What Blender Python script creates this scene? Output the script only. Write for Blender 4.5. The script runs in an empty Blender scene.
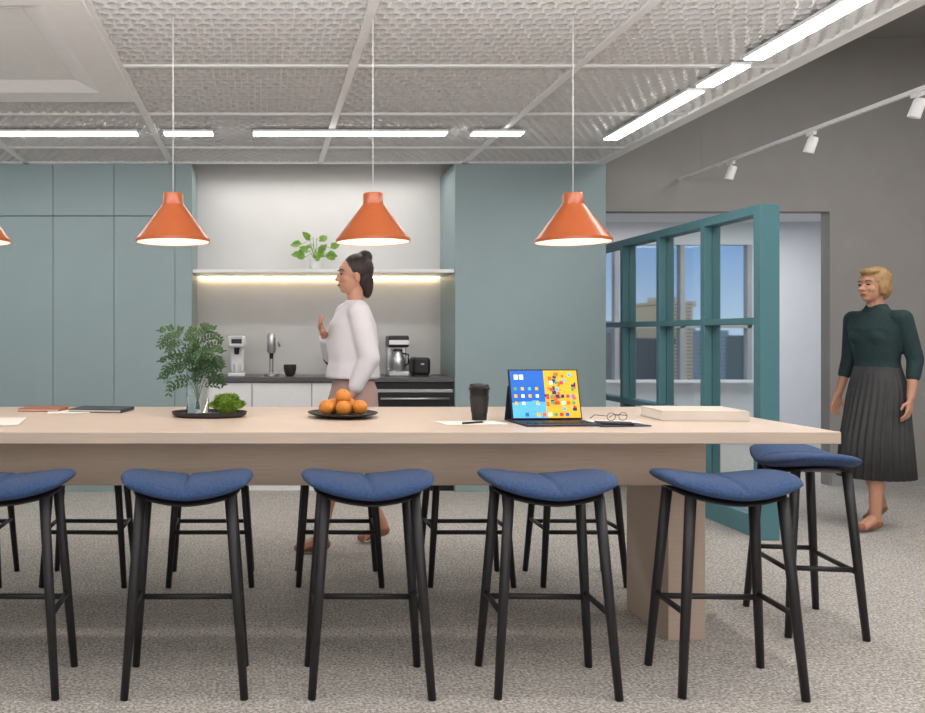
import bpy, bmesh, math, random
from mathutils import Vector, Matrix, Euler
random.seed(7)
scene = bpy.context.scene
COL = scene.collection
try:
    scene.view_settings.view_transform = 'Standard'
    scene.view_settings.look = 'None'
except Exception as e:
    print(e)

# ---------------------------------------------------------------- materials
def srgb(r, g, b):
    f = lambda c: (c/255/12.92) if c/255 <= 0.04045 else ((c/255+0.055)/1.055)**2.4
    return (f(r), f(g), f(b), 1)

def mat(name, col, rough=0.5, metal=0.0, var=0.06, scale=20, bump=0.0, bscale=None, stretch=None,
        emit=None, estr=0, trans=0, ior=1.45, coat=0, sheen=0, alpha=None):
    m = bpy.data.materials.new(name); m.use_nodes = True
    nt = m.node_tree; b = nt.nodes['Principled BSDF']
    c = srgb(*col)
    tc = nt.nodes.new('ShaderNodeTexCoord')
    mp = nt.nodes.new('ShaderNodeMapping')
    nt.links.new(tc.outputs['Object'], mp.inputs[0])
    if stretch: mp.inputs['Scale'].default_value = stretch
    n = nt.nodes.new('ShaderNodeTexNoise'); n.inputs['Scale'].default_value = scale
    n.inputs['Detail'].default_value = 4
    nt.links.new(mp.outputs[0], n.inputs['Vector'])
    r = nt.nodes.new('ShaderNodeValToRGB')
    r.color_ramp.elements[0].position = 0.3; r.color_ramp.elements[1].position = 0.7
    r.color_ramp.elements[0].color = tuple(max(0, x*(1-var)) for x in c[:3])+(1,)
    r.color_ramp.elements[1].color = tuple(min(1, x*(1+var)) for x in c[:3])+(1,)
    nt.links.new(n.outputs['Fac'], r.inputs[0])
    nt.links.new(r.outputs[0], b.inputs['Base Color'])
    b.inputs['Roughness'].default_value = rough
    b.inputs['Metallic'].default_value = metal
    b.inputs['IOR'].default_value = ior
    if trans: b.inputs['Transmission Weight'].default_value = trans
    if coat: b.inputs['Coat Weight'].default_value = coat
    if sheen: b.inputs['Sheen Weight'].default_value = sheen
    if emit:
        b.inputs['Emission Color'].default_value = srgb(*emit)
        b.inputs['Emission Strength'].default_value = estr
    if bump:
        bp = nt.nodes.new('ShaderNodeBump'); bp.inputs['Strength'].default_value = bump
        bp.inputs['Distance'].default_value = 0.005
        n2 = nt.nodes.new('ShaderNodeTexNoise'); n2.inputs['Scale'].default_value = bscale or scale*3
        nt.links.new(mp.outputs[0], n2.inputs['Vector'])
        nt.links.new(n2.outputs['Fac'], bp.inputs['Height'])
        nt.links.new(bp.outputs[0], b.inputs['Normal'])
    return m

M = {}
M['teal'] = mat('teal_laminate', (142, 160, 162), 0.5, var=0.02, scale=3)
M['teal_dark'] = mat('teal_gap', (60, 74, 78), 0.7)
M['teal_paint'] = mat('teal_frame_paint', (84, 128, 136), 0.4, var=0.03, scale=6)
M['wall_grey'] = mat('grey_plaster', (158, 155, 152), 0.85, var=0.03, scale=4, bump=0.1, bscale=60)
M['wall_white'] = mat('white_plaster', (225, 226, 228), 0.8, var=0.02, scale=4)
M['niche'] = mat('niche_panel', (205, 203, 201), 0.45, var=0.03, scale=3)
M['plenum'] = mat('plenum_grey', (165, 165, 167), 0.9, var=0.04)
M['mesh'] = mat('expanded_metal', (208, 208, 208), 0.5, metal=0.0, var=0.04)
M['white'] = mat('white_paint', (238, 238, 238), 0.45, var=0.02)
M['white_sat'] = mat('white_satin', (225, 225, 226), 0.3, var=0.02)
M['stone'] = mat('dark_stone', (84, 84, 88), 0.3, var=0.2, scale=60)
M['black'] = mat('black_plastic', (24, 24, 26), 0.35, var=0.1)
M['blackwood'] = mat('black_stained_ash', (38, 36, 38), 0.45, var=0.3, scale=30, stretch=(6, 6, 0.6), bump=0.15)
M['steel'] = mat('brushed_steel', (190, 190, 192), 0.28, metal=0.9, var=0.08, scale=60, stretch=(1, 1, 12))
M['blue'] = mat('blue_wool', (48, 74, 116), 0.9, var=0.38, scale=150, bump=0.7, bscale=380, sheen=0.1)
M['orange_lamp'] = mat('orange_enamel', (172, 88, 48), 0.3, var=0.03, coat=0.2)
M['lamp_in'] = mat('lamp_lining', (236, 212, 194), 0.5, emit=(255, 215, 185), estr=0.12)  # peach tint and faint glow stand in for bulb light on the lining
M['bulb'] = mat('bulb_glass', (255, 250, 240), 0.4, emit=(255, 240, 220), estr=3)
M['led'] = mat('led_diffuser', (255, 255, 255), 0.5, emit=(255, 252, 248), estr=24)
M['ledwarm'] = mat('led_warm', (255, 245, 225), 0.5, emit=(255, 228, 188), estr=11)
M['table'] = mat('pale_ash_laminate', (202, 182, 165), 0.38, var=0.05, scale=9, stretch=(0.6, 12, 12), bump=0.03)
M['glass'] = mat('clear_glass', (245, 250, 250), 0.02, trans=1.0, var=0.0, ior=1.45)
M['orange'] = mat('orange_peel', (208, 130, 50), 0.45, var=0.08, scale=30, bump=0.5, bscale=220)
M['green'] = mat('fern_green', (44, 74, 36), 0.6, var=0.35, scale=30)
M['lime'] = mat('moss_green', (112, 142, 44), 0.65, var=0.5, scale=60)
M['pothos'] = mat('pothos_green', (108, 150, 46), 0.4, var=0.3, scale=25)
M['stem'] = mat('stem_green', (84, 84, 50), 0.6)
M['tray'] = mat('dark_clay', (46, 42, 42), 0.6, var=0.2)
M['paper'] = mat('paper', (226, 222, 216), 0.8, var=0.03)
M['cream'] = mat('cream_cover', (206, 196, 184), 0.6, var=0.03)
M['kraft'] = mat('brown_cover', (160, 92, 60), 0.6)
M['navy'] = mat('dark_navy_cover', (40, 46, 60), 0.5)
M['skin'] = mat('skin', (200, 148, 122), 0.5, var=0.05, scale=8)
M['blouse'] = mat('white_cotton', (222, 218, 222), 0.85, var=0.03, scale=12, bump=0.2, bscale=30)
M['beige_cloth'] = mat('blush_cloth', (178, 148, 138), 0.85, var=0.04)
M['hair_dark'] = mat('dark_hair', (52, 40, 38), 0.5, var=0.35, scale=40, stretch=(3, 3, 0.5), bump=0.4)
M['hair_blond'] = mat('blond_hair', (176, 140, 96), 0.5, var=0.25, scale=40, stretch=(3, 3, 0.5), bump=0.4)
M['greentop'] = mat('dark_green_knit', (40, 60, 62), 0.85, var=0.12, scale=50, bump=0.3)
M['skirt'] = mat('charcoal_skirt', (66, 65, 66), 0.7, var=0.1, scale=20)
M['lips'] = mat('lips', (170, 84, 78), 0.4)
M['eye'] = mat('eye_dark', (40, 30, 26), 0.2)
M['shoe'] = mat('nude_shoe', (150, 100, 78), 0.45)
M['base'] = mat('baseboard_paint', (165, 165, 166), 0.5)

def floor_mat():
    m = bpy.data.materials.new('loop_carpet'); m.use_nodes = True
    nt = m.node_tree; b = nt.nodes['Principled BSDF']
    tc = nt.nodes.new('ShaderNodeTexCoord')
    n = nt.nodes.new('ShaderNodeTexNoise'); n.inputs['Scale'].default_value = 80; n.inputs['Detail'].default_value = 6
    n.inputs['Roughness'].default_value = 0.75
    n2 = nt.nodes.new('ShaderNodeTexNoise'); n2.inputs['Scale'].default_value = 14; n2.inputs['Detail'].default_value = 4
    nt.links.new(tc.outputs['Object'], n.inputs['Vector']); nt.links.new(tc.outputs['Object'], n2.inputs['Vector'])
    r = nt.nodes.new('ShaderNodeValToRGB')
    e = r.color_ramp.elements
    e[0].position = 0.38; e[0].color = srgb(118, 112, 106)
    e[1].position = 0.62; e[1].color = srgb(228, 222, 214)
    mid = e.new(0.5); mid.color = srgb(178, 172, 165)
    nt.links.new(n.outputs['Fac'], r.inputs[0])
    mx = nt.nodes.new('ShaderNodeMix'); mx.data_type = 'RGBA'; mx.blend_type = 'MULTIPLY'
    mx.inputs[0].default_value = 0.55
    r2 = nt.nodes.new('ShaderNodeValToRGB')
    r2.color_ramp.elements[0].position = 0.35; r2.color_ramp.elements[0].color = (0.75, 0.75, 0.75, 1)
    r2.color_ramp.elements[1].position = 0.65; r2.color_ramp.elements[1].color = (1, 1, 1, 1)
    nt.links.new(n2.outputs['Fac'], r2.inputs[0])
    nt.links.new(r.outputs[0], mx.inputs[6]); nt.links.new(r2.outputs[0], mx.inputs[7])
    nt.links.new(mx.outputs[2], b.inputs['Base Color'])
    b.inputs['Roughness'].default_value = 0.95
    bp = nt.nodes.new('ShaderNodeBump'); bp.inputs['Strength'].default_value = 0.5; bp.inputs['Distance'].default_value = 0.006
    nt.links.new(n.outputs['Fac'], bp.inputs['Height']); nt.links.new(bp.outputs[0], b.inputs['Normal'])
    return m
M['floor'] = floor_mat()

def facade_mat(name, c1, c2, sc, em=0.25):
    m = bpy.data.materials.new(name); m.use_nodes = True
    nt = m.node_tree; b = nt.nodes['Principled BSDF']
    tc = nt.nodes.new('ShaderNodeTexCoord')
    mp = nt.nodes.new('ShaderNodeMapping'); mp.inputs['Rotation'].default_value = (math.radians(90), 0, 0)
    br = nt.nodes.new('ShaderNodeTexBrick'); br.offset = 0
    br.inputs['Color1'].default_value = srgb(*c1); br.inputs['Color2'].default_value = srgb(*[x*0.85 for x in c1])
    br.inputs['Mortar'].default_value = srgb(*c2); br.inputs['Scale'].default_value = sc
    br.inputs['Mortar Size'].default_value = 0.09; br.inputs['Brick Width'].default_value = 0.5
    nt.links.new(tc.outputs['Object'], mp.inputs[0]); nt.links.new(mp.outputs[0], br.inputs['Vector'])
    nt.links.new(br.outputs[0], b.inputs['Base Color']); b.inputs['Roughness'].default_value = 0.8
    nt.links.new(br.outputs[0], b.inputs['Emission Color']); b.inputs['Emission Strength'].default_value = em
    return m
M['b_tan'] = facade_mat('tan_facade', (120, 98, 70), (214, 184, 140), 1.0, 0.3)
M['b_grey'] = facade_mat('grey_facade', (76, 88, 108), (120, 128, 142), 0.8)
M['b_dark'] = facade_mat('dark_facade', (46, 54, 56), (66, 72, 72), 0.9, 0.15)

# ---------------------------------------------------------------- mesh helpers
def finish(bm, name, m=None, smooth=False):
    bmesh.ops.recalc_face_normals(bm, faces=bm.faces)
    me = bpy.data.meshes.new(name); bm.to_mesh(me); bm.free()
    ms = m if isinstance(m, (list, tuple)) else [m]
    for x in ms:
        if x: me.materials.append(M[x] if isinstance(x, str) else x)
    if smooth:
        for p in me.polygons: p.use_smooth = True
    return me

def obj(name, me, parent=None, loc=(0, 0, 0), rot=(0, 0, 0)):
    o = bpy.data.objects.new(name, me)
    COL.objects.link(o); o.location = loc; o.rotation_euler = rot
    if parent: o.parent = parent
    return o

def thing(o, label, cat, group=None):
    o['label'] = label; o['category'] = cat
    if group: o['group'] = group
    return o

def empty(name, loc, label, cat, group=None, rot=(0, 0, 0)):
    o = bpy.data.objects.new(name, None); COL.objects.link(o)
    o.empty_display_size = 0.1; o.location = loc; o.rotation_euler = rot
    return thing(o, label, cat, group)

def bm_box(bm, x0, x1, y0, y1, z0, z1, bev=0.0, seg=2):
    r = bmesh.ops.create_cube(bm, size=1)
    vs = r['verts']
    for v in vs:
        v.co = Vector(((x0+x1)/2+v.co.x*(x1-x0), (y0+y1)/2+v.co.y*(y1-y0), (z0+z1)/2+v.co.z*(z1-z0)))
    if bev:
        es = set()
        for v in vs: es.update(v.link_edges)
        bmesh.ops.bevel(bm, geom=list(es), offset=bev, segments=seg, affect='EDGES', profile=0.5)

def box(name, m, x0, x1, y0, y1, z0, z1, bev=0.0, parent=None, loc=(0, 0, 0), rot=(0, 0, 0)):
    bm = bmesh.new(); bm_box(bm, x0, x1, y0, y1, z0, z1, bev)
    return obj(name, finish(bm, name, m), parent, loc, rot)

def bm_lathe(bm, prof, seg=32, cx=0, cy=0):
    rings = []
    for r, z in prof:
        if r < 1e-6: rings.append([bm.verts.new((cx, cy, z))])
        else: rings.append([bm.verts.new((cx+r*math.cos(2*math.pi*i/seg), cy+r*math.sin(2*math.pi*i/seg), z)) for i in range(seg)])
    fs = []
    for a, b in zip(rings[:-1], rings[1:]):
        for i in range(seg):
            j = (i+1) % seg
            if len(a) == 1 and len(b) == 1: continue
            if len(a) == 1: fs.append(bm.faces.new((a[0], b[j], b[i])))
            elif len(b) == 1: fs.append(bm.faces.new((a[i], a[j], b[0])))
            else: fs.append(bm.faces.new((a[i], a[j], b[j], b[i])))
    return fs

def lathe(name, m, prof, seg=32, parent=None, loc=(0, 0, 0), rot=(0, 0, 0), smooth=True):
    bm = bmesh.new(); bm_lathe(bm, prof, seg)
    me = finish(bm, name, m, smooth)
    o = obj(name, me, parent, loc, rot)
    if smooth:
        try: me.set_sharp_from_angle(angle=math.radians(40))
        except Exception: pass
    return o

def bm_tube(bm, pts, radii, seg=8, caps=True, flat=1.0):
    pts = [Vector(p) for p in pts]
    if not isinstance(radii, (list, tuple)): radii = [radii]*len(pts)
    rings = []
    up = Vector((0, 0, 1))
    for i, p in enumerate(pts):
        d = (pts[min(i+1, len(pts)-1)]-pts[max(i-1, 0)]).normalized()
        ref = up if abs(d.z) < 0.9 else Vector((0, 1, 0))
        a = d.cross(ref).normalized(); b = a.cross(d).normalized()
        rings.append([bm.verts.new(p+(a*math.cos(2*math.pi*k/seg)+b*math.sin(2*math.pi*k/seg)*flat)*radii[i]) for k in range(seg)])
    for r1, r2 in zip(rings[:-1], rings[1:]):
        for k in range(seg):
            bm.faces.new((r1[k], r1[(k+1) % seg], r2[(k+1) % seg], r2[k]))
    if caps:
        bm.faces.new(rings[0]); bm.faces.new(list(reversed(rings[-1])))

def tube(name, m, pts, radii, seg=10, parent=None, loc=(0, 0, 0), flat=1.0):
    bm = bmesh.new(); bm_tube(bm, pts, radii, seg, True, flat)
    return obj(name, finish(bm, name, m, True), parent, loc)

def bm_leaf(bm, p, d, n, L, W, curl=0.15):
    p = Vector(p); d = Vector(d).normalized(); n = Vector(n)
    s = d.cross(n)
    if s.length < 1e-4: s = d.cross(Vector((1, 0, 0)))
    s.normalize(); n = s.cross(d).normalized()
    a = bm.verts.new(p); t = bm.verts.new(p+d*L-n*L*curl)
    m1 = bm.verts.new(p+d*L*0.35); m2 = bm.verts.new(p+d*L*0.7-n*L*curl*0.4)
    l1 = bm.verts.new(p+d*L*0.3+s*W*0.5+n*W*0.12); l2 = bm.verts.new(p+d*L*0.65+s*W*0.42+n*W*0.08-n*L*curl*0.4)
    r1 = bm.verts.new(p+d*L*0.3-s*W*0.5+n*W*0.12); r2 = bm.verts.new(p+d*L*0.65-s*W*0.42+n*W*0.08-n*L*curl*0.4)
    for f in ((a, l1, m1), (l1, l2, m2, m1), (l2, t, m2), (a, m1, r1), (m1, m2, r2, r1), (m2, t, r2)):
        bm.faces.new(f)

def struct(o): o['kind'] = 'structure'; return o

# ---------------------------------------------------------------- room shell
CZ = 2.79
struct(box('floor', 'floor', -4.3, 9.0, -3.0, 11.1, -0.1, 0.0))
struct(box('ceiling', 'plenum', -4.3, 2.90, -3.0, 7.8, CZ+0.10, CZ+0.2))
struct(box('ceiling_high', 'wall_grey', 2.90, 7.1, -3.0, 7.5, 3.95, 4.05)).name = 'ceiling.001'
struct(box('ceiling_far', 'wall_white', 2.9, 9.0, 7.62, 11.1, 2.79, 2.9)).name = 'ceiling.002'
struct(box('wall_left', 'wall_white', -4.4, -4.3, -3.0, 7.9, 0, 3.0))
struct(box('wall_front', 'wall_white', -4.4, 7.2, -3.1, -3.0, 0, 4.05))
struct(box('wall_right', 'wall_grey', 7.1, 7.2, -3.0, 7.5, 0, 4.05))
struct(box('wall_back', 'niche', -4.3, 2.915, 7.8, 7.9, 0, 3.0))
struct(box('trim_1', 'wall_grey', 2.88, 2.92, -3.0, 7.5, 2.83, 3.95))      # fascia of dropped ceiling
# grey wall with opening
bm = bmesh.new()
bm_box(bm, 2.92, 5.01, 7.5, 7.62, 2.42, 4.05)
bm_box(bm, 5.01, 7.2, 7.5, 7.62, 0, 4.05)
struct(obj('wall_partition', finish(bm, 'wall_partition', 'wall_grey')))
struct(box('baseboard_back', 'base', 5.02, 7.1, 7.485, 7.5, 0, 0.08))
# far room
struct(box('wall_side', 'wall_white', 2.8, 2.9, 7.9, 11.1, 0, 2.9))
struct(box('wall_end', 'wall_white', 9.0, 9.1, 7.5, 11.2, 0, 2.9))
bm = bmesh.new()
bm_box(bm, 2.8, 6.35, 11.0, 11.15, 0, 0.72)
bm_box(bm, 2.8, 6.35, 11.0, 11.15, 2.5, 2.9)
bm_box(bm, 6.35, 9.1, 11.0, 11.15, 0, 2.9)
struct(obj('wall_window', finish(bm, 'wall_window', 'wall_white')))
w = struct(box('window_1', 'glass', 2.9, 6.35, 11.06, 11.07, 0.74, 2.5))
for i, x in enumerate((2.92, 3.75, 4.6, 5.45, 6.32)):
    o = box('mullion', 'base', x-0.03, x+0.03, 11.0, 11.1, 0.74, 2.5, parent=w)
o = box('window_rail', 'base', 2.9, 6.35, 11.0, 11.1, 1.42, 1.47, parent=w)
o = box('window_sill', 'white', 2.9, 6.35, 10.85, 11.05, 0.72, 0.75, parent=w)

# teal column
o = box('wall_cladding', 'teal', 1.636, 2.915, 7.2, 7.799, 0.0, CZ-0.005, 0.004)
thing(o, 'grey-teal floor to ceiling cladding beside kitchen niche', 'wall cladding')
# tall cabinets
xs = [-3.321, -2.804, -2.288, -1.771, -1.254, -0.737]
for a, b in zip(xs[:-1], xs[1:]):
    e = empty('tall_cabinet', ((a+b)/2, 7.5, 0), 'handleless grey-teal full height kitchen cabinet', 'cabinet', 'tall kitchen cabinets')
    h = (b-a)/2
    box('body', 'teal_dark', -h+0.001, h-0.001, -0.278, 0.298, 0.0, CZ-0.003, parent=e)
    box('door', 'teal', -h+0.002, h-0.002, -0.3, -0.279, 0.08, 2.335, 0.002, parent=e)
    box('upper_door', 'teal', -h+0.002, h-0.002, -0.3, -0.279, 2.342, CZ-0.008, 0.002, parent=e)
    box('plinth', 'teal', -h+0.002, h-0.002, -0.285, -0.277, 0.0, 0.075, parent=e)
o = box('filler_board', 'teal', -0.736, -0.593, 7.2, 7.799, 0, CZ-0.003, 0.003)
thing(o, 'narrow grey-teal end board closing the cabinet run', 'filler board')
o = box('filler_board', 'teal', -4.29, -3.322, 7.2, 7.799, 0, CZ-0.003, 0.003)
thing(o, 'wide grey-teal board closing the cabinet run at the wall', 'filler board')

# niche shelf
e = empty('wall_shelf', (0.5215, 7.55, 1.86), 'thin pale floating shelf with warm light strip below', 'shelf')
box('board', 'white_sat', -1.112, 1.112, -0.33, 0.248, 0, 0.03, 0.002, parent=e)
box('light_strip', 'ledwarm', -1.10, 1.10, 0.21, 0.232, -0.010, -0.001, parent=e)

# base cabinets
bx = [-0.591, -0.085, 0.424, 0.956]
for a, b in zip(bx[:-1], bx[1:]):
    e = empty('base_cabinet', ((a+b)/2, 7.5, 0), 'handleless white kitchen base cabinet under dark worktop', 'cabinet', 'base kitchen cabinets')
    h = (b-a)/2
    box('body', 'base', -h+0.001, h-0.001, -0.24, 0.29, 0.08, 0.93, parent=e)
    box('drawer', 'white_sat', -h+0.003, h-0.003, -0.262, -0.241, 0.68, 0.92, 0.002, parent=e)
    box('door', 'white_sat', -h+0.003, h-0.003, -0.262, -0.241, 0.1, 0.674, 0.002, parent=e)
    box('plinth', 'white', -h+0.001, h-0.001, -0.23, -0.2, 0, 0.08, parent=e)
o = box('worktop', 'stone', -0.592, 1.635, 7.215, 7.799, 0.93, 0.97, 0.003)
thing(o, 'dark grey stone kitchen worktop in the niche', 'worktop')
e = empty('oven', (1.296, 7.5, 0), 'built-in black glass oven with steel trim under worktop', 'oven')
box('body', 'black', -0.338, 0.338, -0.24, 0.28, 0.0, 0.925, parent=e)
box('control_panel', 'steel', -0.335, 0.335, -0.256, -0.241, 0.84, 0.868, 0.002, parent=e)
box('door', 'black', -0.335, 0.335, -0.262, -0.241, 0.3, 0.83, 0.004, parent=e)
tube('handle', 'steel', [(-0.29, -0.30, 0.79), (0.29, -0.30, 0.79)], 0.01, parent=e)
box('handle_bracket', 'steel', -0.27, -0.25, -0.30, -0.26, 0.783, 0.797, parent=e)
box('handle_bracket', 'steel', 0.25, 0.27, -0.30, -0.26, 0.783, 0.797, parent=e)
box('lower_drawer', 'white_sat', -0.335, 0.335, -0.262, -0.241, 0.08, 0.29, 0.003, parent=e)

# ---------------------------------------------------------------- counter appliances
CT = 0.971
e = empty('capsule_machine', (-0.22, 7.47, CT), 'white capsule coffee machine with water tank on worktop', 'coffee machine')
box('drip_tray', 'white_sat', -0.075, 0.075, -0.14, 0.08, 0, 0.03, 0.008, parent=e)
box('drip_grid', 'steel', -0.06, 0.06, -0.13, -0.02, 0.03, 0.034, parent=e)
box('column', 'white_sat', -0.06, 0.06, 0.0, 0.08, 0.03, 0.26, 0.015, parent=e)
box('head', 'white_sat', -0.078, 0.078, -0.12, 0.09, 0.25, 0.355, 0.025, parent=e)
lathe('spout', 'black', [(0, 0.19), (0.02, 0.19), (0.024, 0.25), (0, 0.25)], 16, e, (0, -0.07, 0))
box('control_panel', 'black', -0.045, 0.045, -0.124, -0.119, 0.285, 0.325, 0.001, parent=e)
box('lever', 'steel', -0.05, 0.05, -0.13, -0.11, 0.335, 0.35, 0.004, parent=e)
box('water_tank', 'glass', -0.05, 0.05, 0.085, 0.14, 0.02, 0.27, 0.01, parent=e)
lathe('mug', 'white_sat', [(0, 0), (0.024, 0), (0.032, 0.07), (0.029, 0.07), (0.022, 0.006), (0, 0.006)], 20, e, (0, -0.07, 0.035))

e = empty('water_dispenser', (0.083, 7.47, CT), 'slim brushed steel press on a round base', 'dispenser')
lathe('base', 'steel', [(0, 0), (0.065, 0), (0.065, 0.02), (0.02, 0.03), (0, 0.03)], 28, e)
lathe('column', 'steel', [(0, 0.02), (0.018, 0.02), (0.018, 0.36), (0, 0.36)], 20, e, (0, 0.035, 0))
lathe('cylinder', 'steel', [(0, 0.2), (0.03, 0.2), (0.038, 0.22), (0.038, 0.34), (0.03, 0.37), (0.012, 0.38), (0, 0.38)], 24, e)
lathe('spout', 'black', [(0, 0.15), (0.014, 0.15), (0.018, 0.2), (0, 0.2)], 16, e)
tube('lever', 'steel', [(0.0, 0, 0.36), (0.05, -0.04, 0.33), (0.07, -0.06, 0.26)], [0.007, 0.006, 0.009], parent=e)

o = lathe('bowl', 'tray', [(0, 0), (0.03, 0), (0.045, 0.02), (0.055, 0.06), (0.055, 0.1), (0.049, 0.1), (0.047, 0.06), (0.03, 0.02), (0, 0.015)], 28, None, (0.245, 7.45, CT))
thing(o, 'small dark ceramic pot on kitchen worktop', 'bowl')

e = empty('kettle', (0.66, 7.50, CT), 'matt black kettle with long spout on worktop', 'kettle')
lathe('body', 'black', [(0, 0), (0.075, 0), (0.08, 0.02), (0.06, 0.22), (0.05, 0.27), (0, 0.28)], 28, e)
lathe('lid', 'black', [(0.05, 0.27), (0.045, 0.29), (0.01, 0.30), (0.014, 0.33), (0, 0.34)], 20, e)
tube('spout', 'black', [(-0.06, 0, 0.08), (-0.11, 0, 0.14), (-0.11, 0, 0.22), (-0.14, 0, 0.25)], [0.014, 0.011, 0.009, 0.008], parent=e)
tube('handle', 'black', [(0.055, 0, 0.22), (0.12, 0, 0.23), (0.12, 0, 0.1), (0.1, 0, 0.07)], 0.01, parent=e)

e = empty('filter_coffee_maker', (1.19, 7.47, CT), 'steel and black filter coffee maker with jug', 'coffee machine')
box('base', 'steel', -0.09, 0.09, -0.1, 0.12, 0, 0.045, 0.01, parent=e)
box('tower', 'steel', -0.085, 0.085, 0.05, 0.12, 0.045, 0.3, 0.01, parent=e)
box('head', 'black', -0.09, 0.09, -0.09, 0.12, 0.25, 0.355, 0.018, parent=e)
box('front_band', 'steel', -0.088, 0.088, -0.095, -0.088, 0.275, 0.315, 0.002, parent=e)
lathe('jug', 'steel', [(0, 0.047), (0.05, 0.047), (0.062, 0.07), (0.06, 0.15), (0.04, 0.2), (0.042, 0.215), (0, 0.215)], 28, e, (0, -0.025, 0))
lathe('jug_lid', 'black', [(0, 0.215), (0.043, 0.215), (0.04, 0.235), (0, 0.24)], 24, e, (0, -0.025, 0))
tube('jug_handle', 'black', [(0.035, -0.04, 0.2), (0.085, -0.07, 0.19), (0.085, -0.07, 0.11), (0.055, -0.04, 0.09)], 0.008, parent=e)

e = empty('toaster', (1.385, 7.47, CT), 'compact black toaster on kitchen worktop', 'toaster')
box('body', 'black', -0.075, 0.075, -0.12, 0.12, 0.01, 0.165, 0.025, parent=e)
box('slot', 'steel', -0.035, -0.012, -0.09, 0.09, 0.163, 0.167, parent=e)
box('slot', 'steel', 0.012, 0.035, -0.09, 0.09, 0.163, 0.167, parent=e)
box('lever', 'steel', -0.015, 0.015, -0.14, -0.12, 0.1, 0.115, 0.003, parent=e)
box('foot', 'black', -0.06, 0.06, -0.1, 0.1, 0, 0.012, parent=e)

# pothos on the shelf
o = lathe('plant_pot', 'white_sat', [(0, 0), (0.035, 0), (0.05, 0.03), (0.058, 0.10), (0.052, 0.10), (0.045, 0.075), (0, 0.075)], 28, None, (0.46, 7.36, 1.891))
thing(o, 'small white round plant pot on niche shelf', 'plant pot')
bm = bmesh.new()
rp = random.Random(11)
for i in range(15):
    a = i*2.4; r = 0.05+0.13*rp.random()
    top = Vector((r*math.cos(a)*1.2, r*math.sin(a)*0.6, 0.035+0.14*rp.random()))
    mid = Vector((top.x*0.4, top.y*0.4, top.z+0.03))
    bm_tube(bm, [(0, 0, 0.0), mid, top], 0.003, 5)
    d = Vector((math.cos(a), math.sin(a)*0.3, rp.uniform(-0.4, 0.6)))
    bm_leaf(bm, top, d, (rp.uniform(-.3, .3), -0.9, 0.4), 0.080+0.03*rp.random(), 0.07, 0.2)
o = obj('pothos_plant', finish(bm, 'pothos_plant', 'pothos'), None, (0.46, 7.36, 1.968))
thing(o, 'bright green leafy trailing plant in white pot', 'plant')

# ---------------------------------------------------------------- ceiling grid + expanded mesh
def expanded(w, l):
    bm = bmesh.new()
    px, py = 0.072, 0.066
    nx = int(w/px); px = w/nx; ny = max(1, int(round(l/py))); py = l/ny
    sub = 6
    for j in range(ny):
        off = 0.5 if j % 2 else 0
        lo, hi = [], []
        for i in range(nx*sub+1):
            x = i*px/sub
            ph = 2*math.pi*(i/sub+off)
            s = math.sin(ph)
            y = (j+0.5)*py+s*py*0.28
            y1 = y-0.017; y2 = y+0.017
            hi.append(bm.verts.new((x, min(max(y1, 0), l), 0.016+0.003*s)))
            lo.append(bm.verts.new((x, min(max(y2, 0), l), -0.002+0.003*s)))
        for i in range(nx*sub):
            bm.faces.new((lo[i], lo[i+1], hi[i+1], hi[i]))
    me = finish(bm, 'expanded_mesh', 'mesh')
    return me
cols = [(-4.28, -3.21), (-3.21, -1.99), (-1.99, -0.77), (-0.77, 0.49), (0.49, 1.71), (1.71, 2.84)]
rows = [(2.6, 3.6), (3.6, 4.6), (4.6, 5.6), (5.6, 6.6), (6.6, 7.18)]
cache = {}
for ci, (a, b) in enumerate(cols):
    rr = rows if ci != 2 else [(2.6, 3.5), (5.26, 6.6), (6.6, 7.18)]
    for (c, d) in rr:
        k = (round(b-a-0.04, 3), round(d-c-0.04, 3))
        if k not in cache: cache[k] = expanded(*k)
        o = obj('ceiling_panel', cache[k], None, (a+0.02, c+0.02, CZ))
        thing(o, 'light grey expanded metal mesh ceiling panel in white grid', 'ceiling panel', 'expanded metal ceiling panels')
k = 2
for x in (-3.21, -1.99, -0.77, 0.49, 1.71):
    struct(box('trim_%d' % k, 'white', x-0.022, x+0.022, 2.5, 7.199, CZ-0.012, CZ+0.03)); k += 1
for y in (2.58, 3.6, 4.6, 5.6, 6.6):
    parts = [(-4.28, 2.84)] if y not in (4.6, 3.6) else [(-4.28, -2.02), (-0.77, 2.84)]
    for (a, b) in parts:
        struct(box('trim_%d' % k, 'white', a, b, y-0.014, y+0.014, CZ-0.010, CZ+0.03)); k += 1
struct(box('trim_%d' % k, 'white', 2.80, 2.90, -3.0, 7.199, CZ-0.014, CZ+0.12)); k += 1
struct(box('trim_%d' % k, 'white', -4.28, 2.80, 7.15, 7.199, CZ-0.012, CZ+0.04)); k += 1
struct(box('ceiling_near', 'white', -4.28, 2.80, -3.0, 2.5, CZ, CZ+0.04)).name = 'ceiling.003'

# ceiling cassette
e = empty('ceiling_cassette', (-1.385, 4.38, CZ), 'square white ceiling air cassette with recessed centre', 'air conditioner')
bm = bmesh.new()
def ring(hx, hy, z): return [bm.verts.new(p) for p in ((-hx, -hy, z), (hx, -hy, z), (hx, hy, z), (-hx, hy, z))]
rs = [ring(0.61, 0.87, 0.05), ring(0.61, 0.87, -0.02), ring(0.42, 0.67, -0.02), ring(0.30, 0.54, 0.02)]
for r1, r2 in zip(rs[:-1], rs[1:]):
    for i in range(4): bm.faces.new((r1[i], r1[(i+1) % 4], r2[(i+1) % 4], r2[i]))
obj('frame', finish(bm, 'frame', 'white'), e)
box('grille', 'white', -0.30, 0.30, -0.54, 0.54, 0.018, 0.035, parent=e)

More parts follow.
